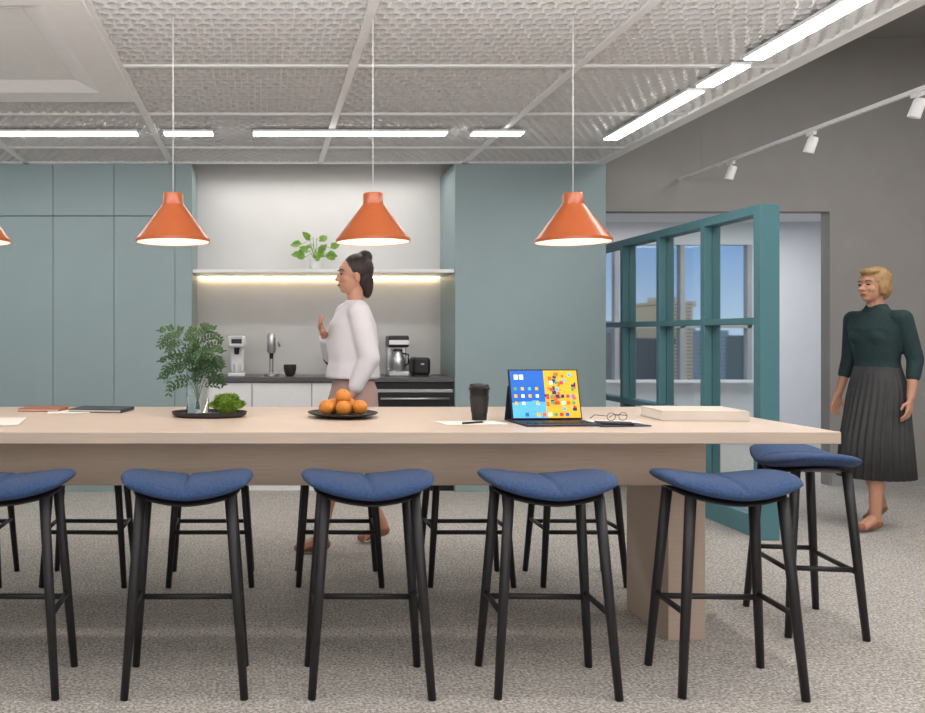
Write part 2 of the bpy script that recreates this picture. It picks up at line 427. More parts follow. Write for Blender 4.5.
# linear lights
def linear(cx, cy, length, alongx):
    e = empty('linear_light', (cx, cy, CZ-0.014), 'slim white linear LED ceiling light', 'ceiling light', 'linear ceiling lights', (0, 0, 0 if alongx else math.pi/2))
    box('housing', 'white', -length/2, length/2, -0.055, 0.055, -0.018, 0.0, 0.002, parent=e)
    box('diffuser', 'led', -length/2+0.006, length/2-0.006, -0.047, 0.047, -0.026, -0.0185, 0.002, parent=e)
    for s in (-1, 1):
        box('mounting_bracket', 'white', s*length*0.3-0.01, s*length*0.3+0.01, -0.01, 0.01, 0.0, 0.115, parent=e)
for a, b in ((-4.1, -2.45), (-2.28, -0.88), (-0.697, -0.345), (-0.063, 1.31), (1.486, 1.85)):
    linear((a+b)/2, 6.03, b-a, True)
for a, b in ((4.97, 6.20), (4.50, 4.88), (3.0, 4.40), (2.5, 2.85), (1.0, 2.35)):
    linear(2.54, (a+b)/2, b-a, False)

# track lighting
e = empty('lighting_track', (3.67, 4.5, 2.70), 'thin grey suspended lighting track', 'lighting track')
box('rail', 'white', -0.012, 0.012, -3.0, 2.98, -0.012, 0.012, parent=e)
for y in (-2.5, 0, 2.6):
    tube('suspension_rod', 'base', [(0, y, 0.01), (0, y, 1.25)], 0.003, parent=e)
for y in (4.76, 5.68, 6.65, 3.8):
    e = empty('track_spotlight', (3.67, y, 2.688), 'small white cylindrical spotlight on suspended track', 'spotlight', 'track spotlights')
    box('adapter', 'white', -0.012, 0.012, -0.04, 0.04, -0.025, 0, 0.003, parent=e)
    tube('stem', 'white', [(0, 0, -0.02), (0, 0, -0.055)], 0.008, parent=e)
    lathe('lamp_head', 'white', [(0, 0.05), (0.026, 0.05), (0.031, 0.035), (0.033, -0.055), (0.026, -0.055), (0.022, -0.04), (0, -0.04)], 24, e, (0, 0, -0.085), (0.2, 0.25, 0))

# ---------------------------------------------------------------- pendant lamps
for x in (-1.326, -0.408, 0.509, 1.427):
    e = empty('pendant_lamp', (x, 3.9, 1.755), 'glossy burnt orange cone pendant lamp above the table', 'pendant lamp', 'orange pendant lamps')
    lathe('shade', 'orange_lamp', [(0.170, 0.0), (0.170, 0.014), (0.166, 0.018), (0.054, 0.166), (0.050, 0.172), (0.046, 0.172), (0.160, 0.014), (0.167, 0.0), (0.170, 0.0)], 64, e)
    lathe('shade_lining', 'lamp_in', [(0.165, 0.002), (0.158, 0.013), (0.045, 0.164), (0.0, 0.164)], 48, e)
    lathe('shade_cap', 'orange_lamp', [(0, 0.166), (0.047, 0.166), (0.046, 0.220), (0.042, 0.225), (0, 0.225)], 32, e)
    lathe('bulb', 'bulb', [(0, 0.05), (0.02, 0.056), (0.03, 0.08), (0.024, 0.11), (0.014, 0.13), (0.014, 0.163), (0, 0.163)], 20, e)
    tube('cord', 'white', [(0, 0, 0.223), (0, 0, 1.125)], 0.0018, parent=e)
    ld = bpy.data.lights.new('pendant_light', 'POINT'); ld.energy = 2.5; ld.color = (1, 0.86, 0.7); ld.shadow_soft_size = 0.03
    lo = bpy.data.objects.new('pendant_light', ld); COL.objects.link(lo); lo.parent = e; lo.location = (0, 0, 0.03)

# ---------------------------------------------------------------- table
TT = 0.95
e = empty('long_table', (0.05, 3.915, 0), 'long pale wood bar height communal table', 'table')
box('table_top', 'table', -2.22, 2.22, -0.585, 0.585, 0.903, TT, 0.003, parent=e)
box('apron', 'table', -1.88, 1.883, -0.215, 0.215, 0.675, 0.902, 0.003, parent=e)
box('leg', 'table', 1.72, 1.882, -0.213, 0.213, 0, 0.674, 0.003, parent=e)
box('leg', 'table', -1.88, -1.72, -0.213, 0.213, 0, 0.674, 0.003, parent=e)

# ---------------------------------------------------------------- stools
def seat_mesh(a, b, t, zc, sag, m, name, seam=True, nu=44, nv=26):
    bm = bmesh.new()
    grid = {}
    for side in (0, 1):
        for i in range(nu+1):
            for j in range(nv+1):
                u = -math.cos(math.pi*i/nu)*0.55+(-1+2*i/nu)*0.45
                v = -math.cos(math.pi*j/nv)
                x = a*u*(1-0.12*v*v); y = b*v*(1-0.26*u*u)
                e_ = math.sqrt(max(0, (1-abs(u)**6)*(1-abs(v)**4)))
                z = zc+sag*(abs(u)**1.7)-0.012*(v*v)
                th = t*(1-0.15*u*u)
                if side == 0:
                    z += th*0.55*e_
                    if seam: z -= 0.014*math.exp(-(x/0.007)**2)*e_
                else: z -= th*0.45*e_
                grid[(side, i, j)] = bm.verts.new((x, y, z))
    for side in (0, 1):
        for i in range(nu):
            for j in range(nv):
                q = [grid[(side, i, j)], grid[(side, i+1, j)], grid[(side, i+1, j+1)], grid[(side, i, j+1)]]
                bm.faces.new(q)
    bmesh.ops.remove_doubles(bm, verts=bm.verts, dist=0.0004)
    return finish(bm, name, m, True)
me_seat = seat_mesh(0.252, 0.19, 0.066, 0.752, 0.040, 'blue', 'seat', nu=60)
me_frame = seat_mesh(0.205, 0.15, 0.026, 0.714, 0.026, 'blackwood', 'seat_frame', False, 30, 16)
FX, FY, TX, TY, TZ = 0.219, 0.158, 0.165, 0.105, 0.728
def leg_mesh(sx, sy):
    bm = bmesh.new()
    pts = [Vector((sx*(FX+(TX-FX)*t), sy*(FY+(TY-FY)*t), TZ*t)) for t in (0, 0.5, 1)]
    bm_tube(bm, pts, [0.0150, 0.0185, 0.0205], 12)
    return finish(bm, 'leg', 'blackwood', True)
legs_me = [leg_mesh(sx, sy) for sx in (-1, 1) for sy in (-1, 1)]
def at(sx, sy, z):
    t = z/TZ
    return Vector((sx*(FX+(TX-FX)*t), sy*(FY+(TY-FY)*t), z))
def bar_me(p, q):
    bm = bmesh.new(); bm_tube(bm, [p, q], 0.0115, 10); return finish(bm, 'stretcher', 'blackwood', True)
bar_side = [bar_me(at(-1, -1, 0.30), at(-1, 1, 0.30)), bar_me(at(1, -1, 0.30), at(1, 1, 0.30))]
bar_back = bar_me(at(-1, 1, 0.285), at(1, 1, 0.285))
bar_front = bar_me(at(-1, -1, 0.285), at(1, -1, 0.285))
def stool(x, y, rz=0, both=False, label='black wooden bar stool with blue wool saddle seat'):
    e = empty('bar_stool', (x, y, 0.002), label, 'stool', 'blue bar stools', (0, 0, rz))
    obj('seat', me_seat, e); obj('seat_frame', me_frame, e)
    for l in legs_me: obj('leg', l, e)
    for s in bar_side: obj('stretcher', s, e)
    obj('stretcher', bar_back, e)
    if both: obj('stretcher', bar_front, e)
    return e
for x, r in ((-1.66, 0), (-0.972, 0.0), (-0.285, 0.01), (0.402, -0.01), (1.085, -0.03), (1.765, -0.06)):
    stool(x, 3.255, r)
for x in (-1.60, -0.94, -0.275, 0.415, 1.105, 1.70):
    stool(x, 4.63, math.pi+random.uniform(-0.03, 0.03), True)
stool(2.50, 3.93, math.radians(82), True, 'black wooden bar stool with blue seat at the table end')

# ---------------------------------------------------------------- things on the table
Z = TT+0.0012
o = lathe('tray', 'tray', [(0, 0), (0.155, 0), (0.17, 0.008), (0.176, 0.024), (0.170, 0.024), (0.163, 0.011), (0, 0.009)], 48, None, (-0.245, 3.96, Z))
o.scale = (1, 0.72, 1)
thing(o, 'dark oval tray holding vase and moss', 'tray')
o = lathe('vase', 'glass', [(0, 0), (0.05, 0), (0.053, 0.004), (0.053, 0.2), (0.049, 0.2), (0.048, 0.008), (0, 0.008)], 32, None, (-0.30, 3.97, Z+0.0105))
thing(o, 'clear glass cylinder vase on dark tray', 'vase')
# fern branches
bm = bmesh.new()
rnd = random.Random(3)
stems = [(math.pi, 0.15, 0.40, 0), (math.pi-0.3, 0.17, 0.27, 0), (math.pi+0.5, 0.12, 0.36, 0), (0.2, 0.08, 0.38, 0), (-0.4, 0.09, 0.28, 0),
         (1.7, 0.08, 0.40, 0), (math.pi+0.2, 0.15, 0.17, 1), (-1.3, 0.10, 0.30, 0), (0.5, 0.09, 0.20, 0)]
for i, (a, R, Ht, dr) in enumerate(stems):
    dx, dy = math.cos(a), math.sin(a)*0.6
    pts = []
    for t in [k/8 for k in range(9)]:
        r = R*(t**1.8)
        pts.append(Vector((dx*r+0.015*math.sin(i*1.7)*t, dy*r, 0.02+Ht*(1-(1-t)**1.5)-0.07*t**3*(R/0.19)+(0.12*t*(1-t) if dr else 0))))
    pts[0] = Vector((0.01*math.cos(i), 0.01*math.sin(i), 0.02))
    bm_tube(bm, pts, [0.0022]*5+[0.0015]*4, 5)
    for k in range(3, 9):
        for sgn in (-1, 1):
            if rnd.random() < 0.2: continue
            d = (pts[min(k+1, 8)]-pts[k-1]).normalized()
            side = d.cross(Vector((0.3*math.sin(i), -1, 0.4))).normalized()*sgn
            bd = (side+d*0.7).normalized()
            L = 0.07*(1.15-abs(k/8-0.5))
            q = [pts[k]+bd*L*s-Vector((0, 0, 0.02*s*s)) for s in (0, 0.5, 1)]
            bm_tube(bm, q, 0.0010, 4)
            for s in range(1, 5):
                p = pts[k]+bd*L*s/4-Vector((0, 0, 0.02*(s/4)**2))
                for s2 in (-1, 1):
                    ld = (bd+bd.cross(Vector((0, -1, 0.3))).normalized()*s2*1.1).normalized()
                    bm_leaf(bm, p, ld, (rnd.uniform(-.3, .3), -0.8, 0.6), 0.024, 0.0105, 0.1)
o = obj('fern_branches', finish(bm, 'fern_branches', 'green'), None, (-0.30, 3.97, Z+0.02))
thing(o, 'feathery dark green fern branches in glass vase', 'plant')
# moss
bm = bmesh.new()
bmesh.ops.create_icosphere(bm, subdivisions=3, radius=0.05)
for v in bm.verts: v.co.z = max(v.co.z*0.8+0.035, 0.0); v.co *= 1+rnd.uniform(-0.06, 0.06)
for i in range(1500):
    u = rnd.random(); a = rnd.uniform(0, 2*math.pi); zz = u
    rr = math.sqrt(1-zz*zz)
    n = Vector((rr*math.cos(a), rr*math.sin(a), zz))
    lump = 1+0.12*math.sin(5*a+3)*rr+0.1*math.sin(9*zz+2*a)
    p = Vector((n.x*0.060, n.y*0.056, 0.03+n.z*0.045))*lump
    d = (n+Vector((rnd.uniform(-.8, .8), rnd.uniform(-.8, .8), rnd.uniform(-.1, .9)))).normalized()
    bm_leaf(bm, p, d, n, 0.022, 0.007, 0.1)
for v in bm.verts: v.co.z = max(v.co.z, 0.0)
o = obj('moss_clump', finish(bm, 'moss_clump', 'lime'), None, (-0.160, 3.93, Z+0.012))
thing(o, 'bushy lime green moss clump on dark tray', 'plant')

# plate & oranges
o = lathe('plate', 'tray', [(0, 0), (0.09, 0), (0.1, 0.004), (0.155, 0.016), (0.163, 0.022), (0.16, 0.024), (0.15, 0.019), (0.1, 0.010), (0, 0.008)], 56, None, (0.373, 3.93, Z))
thing(o, 'round black plate holding oranges', 'plate')
def orange_mesh():
    bm = bmesh.new(); bmesh.ops.create_uvsphere(bm, u_segments=28, v_segments=18, radius=0.036)
    for v in bm.verts:
        r = math.hypot(v.co.x, v.co.y)
        if v.co.z > 0: v.co.z -= 0.004*math.exp(-(r/0.006)**2)
        v.co.z *= 0.95
    return finish(bm, 'orange', 'orange', True)
om = orange_mesh()
bm = bmesh.new(); bm_lathe(bm, [(0, 0), (0.004, 0.0), (0.003, 0.003), (0, 0.0035)], 8); stem_me = finish(bm, 'stem', 'stem', True)
base = [(-0.075, -0.01), (0.0, -0.043), (0.077, -0.01), (-0.037, 0.058), (0.042, 0.058)]
for i, (a, b) in enumerate(base+[(0.003, 0.012)]):
    z = 0.0435 if i < 5 else 0.0435+0.050
    o = obj('orange', om, None, (0.373+a, 3.93+b, Z+z+(0.002 if i < 5 else 0)), (rnd.uniform(-.7, .7), rnd.uniform(-.7, .7), 0))
    thing(o, 'ripe whole orange piled on black plate', 'orange', 'oranges on the plate')
    obj('stem', stem_me, o, (0, 0, 0.0293))

# cup
e = empty('coffee_cup', (0.966, 3.78, Z), 'black takeaway coffee cup with black lid', 'cup')
lathe('cup_body', 'black', [(0, 0), (0.031, 0), (0.032, 0.004), (0.043, 0.138), (0, 0.138)], 40, e)
lathe('cup_sleeve', 'tray', [(0.0345, 0.035), (0.0358, 0.035), (0.0422, 0.108), (0.0410, 0.108)], 40, e)
lathe('cup_lid', 'black', [(0.0455, 0.136), (0.047, 0.139), (0.0465, 0.146), (0.043, 0.148), (0.041, 0.158), (0.038, 0.161), (0.034, 0.158), (0, 0.157)], 40, e)

# tablet with keyboard
def flat(name, col, e=1.0):
    return mat(name, col, 0.4, var=0.02, emit=col, estr=e)
scr_m = {k: flat('screen_'+k, c, 0.65) for k, c in dict(blue=(20, 90, 180), sky=(80, 165, 220), yellow=(222, 164, 36), orange=(214, 92, 36),
         white=(225, 232, 235), green=(70, 150, 90), red=(184, 56, 50), navy=(24, 44, 90), black=(12, 12, 16)).items()}
keys = list(scr_m)
e = empty('tablet_computer', (1.245, 3.66, Z), 'dark tablet with lit colourful screen on keyboard folio', 'tablet', rot=(0, 0, math.radians(4)))
e.scale = (1.07, 1.07, 1.07)
kb = box('keyboard_folio', 'navy', -0.150, 0.150, -0.13, 0.10, 0.0, 0.008, 0.003, parent=e)
bm = bmesh.new()
for r in range(5):
    n = 13
    for c in range(n):
        bm_box(bm, -0.135+c*0.0208, -0.135+c*0.0208+0.017, -0.10+r*0.02, -0.084+r*0.02, 0.0, 0.002, 0)
obj('keys', finish(bm, 'keys', 'black'), kb, (0, 0.005, 0.008))
tilt = math.radians(-14)
body = box('tablet_body', 'black', -0.147, 0.147, -0.004, 0.004, 0.0, 0.208, 0.003, parent=e, loc=(0, 0.04, 0.010), rot=(tilt, 0, 0))
bm = bmesh.new()
def quad(x0, x1, z0, z1, c, lift=0):
    vs = [bm.verts.new(p) for p in ((x0, -0.0046-lift, z0), (x1, -0.0046-lift, z0), (x1, -0.0046-lift, z1), (x0, -0.0046-lift, z1))]
    f = bm.faces.new(vs); f.material_index = keys.index(c)
quad(-0.141, 0.0, 0.006, 0.202, 'blue'); quad(0.0, 0.141, 0.006, 0.202, 'yellow')
rs2 = random.Random(5)
for i in range(5):
    quad(-0.141+i*0.028, -0.141+(i+1)*0.028, 0.006, 0.05+0.03*rs2.random(), 'sky', 0.0001)
for c in range(8):
    quad(-0.09+c*0.024, -0.075+c*0.024, 0.012, 0.027, keys[c % 7], 0.0004)
for i in range(40):
    x = rs2.uniform(-0.005, 0.120); z = rs2.uniform(0.03, 0.18)
    quad(x, x+rs2.uniform(0.010, 0.020), z, z+rs2.uniform(0.008, 0.02), rs2.choice(['orange', 'red', 'navy', 'orange', 'yellow', 'sky']), 0.0001+i*0.00001)
for r in range(4):
    for c in range(5):
        quad(0.022+c*0.022, 0.036+c*0.022, 0.060+r*0.028, 0.074+r*0.028, rs2.choice(keys[1:8]), 0.0006)
for r in range(3):
    for c in range(4):
        quad(-0.13+c*0.03, -0.117+c*0.03, 0.06+r*0.03, 0.073+r*0.03, rs2.choice(['white', 'yellow', 'green', 'sky', 'navy']), 0.0005)
quad(-0.125, -0.108, 0.165, 0.185, 'white', 0.0004); quad(-0.103, -0.086, 0.165, 0.185, 'white', 0.0004)
me = bpy.data.meshes.new('screen'); bm.to_mesh(me); bm.free()
for kk in keys: me.materials.append(scr_m[kk])
obj('screen', me, body)
box('kickstand', 'navy', -0.147, 0.147, -0.002, 0.002, 0, 0.15, 0.001, parent=e, loc=(0, 0.125, 0.0), rot=(math.radians(14), 0, 0))

def slab(name, m, cx, cy, w, l, h, rz, label, cat, z=Z, bev=0.002):
    o = box(name, m, -w/2, w/2, -l/2, l/2, 0, h, bev, None, (cx, cy, z), (0, 0, rz))
    return thing(o, label, cat)
def book(cx, cy, w, l, h, rz, cover, label, z=Z):
    e = empty('book', (cx, cy, z), label, 'book', rot=(0, 0, rz))
    box('cover', cover, -w/2, w/2, -l/2, l/2, 0, 0.004, 0.001, parent=e)
    box('cover', cover, -w/2, w/2, -l/2, l/2, h-0.004, h, 0.001, parent=e)
    box('spine', cover, -w/2, w/2, -l/2, -l/2+0.003, 0.004, h-0.004, parent=e)
    box('pages', 'paper', -w/2+0.004, w/2-0.004, -l/2+0.003, l/2-0.004, 0.004, h-0.004, parent=e)
    return e
book(1.965, 3.88, 0.37, 0.27, 0.044, math.radians(-4), 'cream', 'large cream hardback book lying on the table')
book(-1.10, 4.28, 0.15, 0.21, 0.014, math.radians(85), 'kraft', 'slim brown covered notebook lying on the table')
book(-0.80, 4.25, 0.20, 0.27, 0.016, math.radians(80), 'navy', 'dark covered notebook lying on the table')
slab('paper_sheet', 'paper', -0.95, 4.18, 0.2, 0.15, 0.002, 0.2, 'white paper sheet beside the notebooks', 'paper', bev=0)
slab('magazine', 'paper', -1.16, 3.68, 0.24, 0.30, 0.006, 0.15, 'open white magazine near the table edge', 'magazine')
slab('paper_sheet', 'paper', 0.90, 3.66, 0.27, 0.16, 0.0015, 0.1, 'white paper sheet beside tablet', 'paper', bev=0)
e = empty('pen', (0.90, 3.62, Z+0.0065), 'slim black pen on white paper', 'pen', rot=(0, 0, 0.5))
tube('barrel', 'black', [(-0.06, 0, 0), (0.05, 0, 0)], 0.0045, parent=e)
tube('tip', 'steel', [(0.05, 0, 0), (0.068, 0, 0)], [0.004, 0.001], parent=e)
slab('paper_sheet', 'paper', 1.53, 3.69, 0.21, 0.17, 0.0015, -0.1, 'white paper sheet under dark phone', 'paper', bev=0)
slab('folder', 'navy', 1.50, 3.57, 0.22, 0.12, 0.004, 0.12, 'slim dark folder lying beside tablet', 'folder')
e = empty('smartphone', (1.48, 3.575, Z+0.0045), 'black smartphone lying on dark folder', 'phone', rot=(0, 0, 1.3))
box('phone_body', 'black', -0.036, 0.036, -0.075, 0.075, 0, 0.008, 0.003, parent=e)
box('phone_screen', 'black', -0.033, 0.033, -0.072, 0.072, 0.008, 0.0085, parent=e)
e = empty('eyeglasses', (1.55, 3.71, Z+0.003), 'thin black framed eyeglasses on white paper', 'glasses', rot=(0, 0, 0.3))
e.scale = (0.9, 0.9, 0.9)
bm = bmesh.new()
for s in (-1, 1):
    pts = [(s*0.034+0.024*math.cos(t*math.pi/8), 0, 0.022+0.019*math.sin(t*math.pi/8)) for t in range(17)]
    bm_tube(bm, pts, 0.0016, 6, False)
bm_tube(bm, [(-0.011, 0, 0.027), (0.011, 0, 0.027)], 0.0016, 6)
obj('rim', finish(bm, 'rim', 'black', True), e)
for s in (-1, 1):
    tube('temple', 'black', [(s*0.058, 0, 0.026), (s*0.058, 0.09, 0.024), (s*0.056, 0.125, 0.004)], 0.0018, 6, e)

# ---------------------------------------------------------------- glazed partition
e = empty('glazed_screen', (3.285, 5.50, 0), 'teal framed glass room divider with gridded panes', 'room divider')
X0, X1 = -0.06, 0.065
LEN = 3.55
ys = [0, 0.70, 1.40, 2.10, 2.80, 3.48]
for i, y in enumerate(ys):
    wv = 0.08 if i in (0,) else 0.055
    box('post', 'teal_paint', X0, X1, y, y+wv, 0.0, 2.18, 0.003, parent=e)
for z0, z1 in ((2.12, 2.182), (1.40, 1.445), (0.72, 0.765), (0.0, 0.14)):
    box('rail', 'teal_paint', X0+0.002, X1-0.002, 0.02, LEN-0.02, z0, z1, 0.003, parent=e)
for (a, b) in zip(ys[:-1], ys[1:]):
    for z0, z1 in ((0.14, 0.72), (0.765, 1.40), (1.445, 2.12)):
        box('pane', 'glass', -0.004, 0.004, a+0.05, b, z0, z1, parent=e)

# ---------------------------------------------------------------- outside
def building(x0, x1, y0, y1, top, m, label):
    bm = bmesh.new()
    bm_box(bm, -(x1-x0)/2, (x1-x0)/2, -(y1-y0)/2, (y1-y0)/2, -30-top, 0)
    bm_box(bm, -(x1-x0)/2*0.5, (x1-x0)/2*0.4, -(y1-y0)/2*0.5, (y1-y0)/2*0.5, 0, 0.5)
    bm_box(bm, -(x1-x0)/2-0.15, (x1-x0)/2+0.15, -(y1-y0)/2-0.15, (y1-y0)/2+0.15, -0.3, 0.1)
    o = obj('building', finish(bm, 'building', m), None, ((x0+x1)/2, (y0+y1)/2, top))
    thing(o, label, 'building')
building(28.4, 30.4, 60, 65, 3.6, 'b_tan', 'tan apartment block with rows of windows')
building(31.5, 36, 66, 74, 1.6, 'b_grey', 'low grey office block with window grid')
building(22, 28.0, 58, 64, 1.0, 'b_dark', 'dark low building near tan block')
building(38, 45, 94, 104, 2.4, 'b_grey', 'grey distant tower block')
building(14, 21, 66, 76, 1.6, 'b_grey', 'grey distant office block')
building(46, 66, 78, 90, 1.2, 'b_dark', 'dark distant building block')
o = box('street_ground', 'b_dark', -60, 140, 14, 200, -30.2, -30)
thing(o, 'dark distant city ground outside window', 'ground')

# ---------------------------------------------------------------- people
def cap(bm, p1, r1, p2, r2, n=14):
    p1, p2 = Vector(p1), Vector(p2)
    d = p2-p1; L = d.length
    for p, r in ((p1, r1), (p2, r2)):
        bmesh.ops.create_uvsphere(bm, u_segments=n, v_segments=n-4, radius=r, matrix=Matrix.Translation(p))
    if L > 1e-5:
        q = Vector((0, 0, 1)).rotation_difference(d.normalized())
        bmesh.ops.create_cone(bm, cap_ends=True, segments=n, radius1=r1, radius2=r2, depth=L,
                              matrix=Matrix.Translation((p1+p2)/2) @ q.to_matrix().to_4x4())
def ell(bm, c, r, rot=(0, 0, 0)):
    bmesh.ops.create_uvsphere(bm, u_segments=24, v_segments=16, radius=1,
        matrix=Matrix.Translation(c) @ Euler(rot).to_matrix().to_4x4() @ Matrix.Diagonal((r[0], r[1], r[2], 1)))
def remesh(bm, name, m, vox, smooth=4):
    me = bpy.data.meshes.new('tmp'); bm.to_mesh(me); bm.free()
    o = bpy.data.objects.new('tmp', me); COL.objects.link(o)
    r = o.modifiers.new('r', 'REMESH'); r.mode = 'VOXEL'; r.voxel_size = vox; r.use_smooth_shade = True
    s = o.modifiers.new('s', 'SMOOTH'); s.iterations = smooth; s.factor = 0.5
    dg = bpy.context.evaluated_depsgraph_get()
    me2 = bpy.data.meshes.new_from_object(o.evaluated_get(dg))
    bpy.data.objects.remove(o)
    me2.name = name; me2.materials.clear(); me2.materials.append(M[m])
    for p in me2.polygons: p.use_smooth = True
    return me2
def bm_loft(bm, secs, n=48, pleat=0, pk=28):
    rings = []
    for (z, rx, ry, cx, cy, am) in secs:
        rg = []
        for i in range(n):
            a = 2*math.pi*i/n
            k = 1+am*math.cos(a*pk)
            rg.append(bm.verts.new((cx+rx*k*math.cos(a), cy+ry*k*math.sin(a), z)))
        rings.append(rg)
    for a, b in zip(rings[:-1], rings[1:]):
        for i in range(n): bm.faces.new((a[i], a[(i+1) % n], b[(i+1) % n], b[i]))
    bm.faces.new(rings[0]); bm.faces.new(list(reversed(rings[-1])))

def hand(bm, w, d, nrm):
    w = Vector(w); d = Vector(d).normalized(); nrm = Vector(nrm).normalized()
    s = d.cross(nrm).normalized(); nrm = s.cross(d).normalized()
    for k in (-1, 0, 1):
        cap(bm, w+s*0.012*k, 0.015, w+d*0.078+s*0.022*k, 0.0125, 10)
    for k, L in ((-1.5, 0.062), (-0.5, 0.074), (0.5, 0.07), (1.5, 0.055)):
        b = w+d*0.082+s*0.0175*k
        m1 = b+(d+nrm*0.25).normalized()*L*0.5; m2 = m1+(d+nrm*0.9).normalized()*L*0.5
        cap(bm, b, 0.0085, m1, 0.0076, 8); cap(bm, m1, 0.0076, m2, 0.0068, 8)
    b = w+d*0.028-s*0.02; m1 = b+(d*0.6-s*0.7+nrm*0.4).normalized()*0.04; m2 = m1+(d+nrm*0.3).normalized()*0.03
    cap(bm, b, 0.012, m1, 0.0098, 8); cap(bm, m1, 0.0098, m2, 0.008, 8)

def person(loc, yaw, sc, legs, arms, label, lean=0.0):
    bm = bmesh.new()
    L = lambda z: lean*(z-0.95)
    ell(bm, (0, 0, 0.94), (0.115, 0.162, 0.11)); ell(bm, (-0.035, 0.07, 0.92), (0.09, 0.08, 0.09)); ell(bm, (-0.035, -0.07, 0.92), (0.09, 0.08, 0.09))
    ell(bm, (L(1.08), 0, 1.08), (0.088, 0.122, 0.14)); ell(bm, (L(1.26), 0, 1.26), (0.1, 0.15, 0.15))
    for s in (-1, 1): ell(bm, (L(1.27)+0.075, 0.062*s, 1.265), (0.05, 0.055, 0.055))
    cap(bm, (L(1.39), -0.14, 1.385), 0.046, (L(1.39), 0.14, 1.385), 0.046)
    cap(bm, (L(1.41), -0.06, 1.40), 0.045, (L(1.41), 0.06, 1.40), 0.045)
    cap(bm, (L(1.40)-0.01, 0, 1.40), 0.053, (L(1.5)+0.008, 0, 1.53), 0.047)
    hx = L(1.6)+0.02
    ell(bm, (hx-0.012, 0, 1.632), (0.092, 0.074, 0.088)); ell(bm, (hx+0.018, 0, 1.575), (0.068, 0.058, 0.082))
    ell(bm, (hx+0.05, 0, 1.525), (0.028, 0.03, 0.024)); ell(bm, (hx+0.04, 0, 1.64), (0.045, 0.055, 0.04))
    cap(bm, (hx+0.082, 0, 1.612), 0.008, (hx+0.099, 0, 1.583), 0.0125, 10)
    for s in (-1, 1):
        ell(bm, (hx+0.094, 0.009*s, 1.580), (0.009, 0.009, 0.007))
        ell(bm, (hx-0.008, 0.074*s, 1.592), (0.017, 0.009, 0.03), (0, 0.2, 0))
        ell(bm, (hx+0.055, 0.035*s, 1.583), (0.025, 0.022, 0.022))
    ell(bm, (hx+0.078, 0, 1.553), (0.014, 0.022, 0.006)); ell(bm, (hx+0.076, 0, 1.543), (0.014, 0.02, 0.007))
    for hip, kn, an, toe in legs:
        cap(bm, hip, 0.085, kn, 0.052); cap(bm, kn, 0.053, an, 0.033)
        k_, a_ = Vector(kn), Vector(an)
        c = k_.lerp(a_, 0.3); cap(bm, c+Vector((-0.012, 0, 0)), 0.05, k_.lerp(a_, 0.6), 0.04)
        heel = a_+Vector((-0.02, 0, -0.045)); cap(bm, a_, 0.034, heel, 0.028); cap(bm, heel, 0.028, toe, 0.02)
        t_ = Vector(toe)
        for s in (-1, 1): cap(bm, a_.lerp(t_, 0.3)+Vector((0, 0.008*s, -0.01)), 0.028, t_+Vector((0, 0.02*s, 0)), 0.016)
    for sh, el, wr, nrm in arms:
        cap(bm, sh, 0.046, el, 0.036); cap(bm, el, 0.037, wr, 0.023)
        w = Vector(wr); d = (w-Vector(el)).normalized()
        hand(bm, w+d*0.015, d, nrm)
    me = remesh(bm, 'person', 'skin', 0.0045, 3)
    o = obj('person', me, None, loc, (0, 0, yaw)); o.scale = (sc, sc, sc)
    thing(o, label, 'person')
    for s in (-1, 1):
        bm = bmesh.new(); ell(bm, (hx+0.079, 0.03*s, 1.612), (0.006, 0.011, 0.0055))
        obj('eye', finish(bm, 'eye', 'eye', True), o)
        bm = bmesh.new(); bm_tube(bm, [(hx+0.085, 0.014*s, 1.634), (hx+0.087, 0.03*s, 1.639), (hx+0.07, 0.048*s, 1.634)], 0.003, 6)
        obj('eyebrow', finish(bm, 'eyebrow', 'hair_dark', True), o)
    bm = bmesh.new(); ell(bm, (hx+0.085, 0, 1.5485), (0.009, 0.019, 0.0075)); obj('mouth', finish(bm, 'mouth', 'lips', True), o)
    return o, hx

def shoes(o, legs):
    for hip, kn, an, toe in legs:
        bm = bmesh.new()
        a_, t_ = Vector(an), Vector(toe)
        heel = a_+Vector((-0.02, 0, -0.052))
        cap(bm, heel, 0.032, heel.lerp(t_, 0.5)+Vector((0, 0, -0.004)), 0.03)
        for s in (-1, 1): cap(bm, heel.lerp(t_, 0.45)+Vector((0, 0.006*s, 0)), 0.027, t_+Vector((0.012, 0.014*s, 0)), 0.021)
        obj('shoe', remesh(bm, 'shoe', 'shoe', 0.005, 2), o)

# person in white by the counter
legs1 = [((0.0, 0.09, 0.9), (0.13, 0.09, 0.50), (0.20, 0.09, 0.10), (0.33, 0.10, 0.03)),
         ((0.0, -0.09, 0.9), (-0.02, -0.09, 0.48), (-0.20, -0.09, 0.13), (-0.09, -0.10, 0.03))]
arms1 = [((0.0, 0.165, 1.385), (-0.05, 0.215, 1.12), (0.06, 0.205, 0.90), (0.2, -1, 0)),
         ((0.0, -0.165, 1.385), (0.08, -0.21, 1.14), (0.17, -0.02, 1.27), (-0.6, 0.5, 0.2))]
p1, hx = person((0.565, 5.32, 0.0), math.pi+0.12, 1.06, legs1, arms1, 'woman with dark pinned-up hair and loose white blouse, walking', -0.04)
bm = bmesh.new()
bm_loft(bm, [(1.00, 0.16, 0.20, 0, 0, 0.015), (1.1, 0.145, 0.185, -0.005, 0, 0.01), (1.22, 0.15, 0.185, 0.0, 0, 0), (1.32, 0.135, 0.188, 0.0, 0, 0), (1.40, 0.09, 0.185, -0.01, 0, 0), (1.44, 0.062, 0.09, -0.015, 0, 0), (1.46, 0.056, 0.062, -0.015, 0, 0)], 48, pk=9)
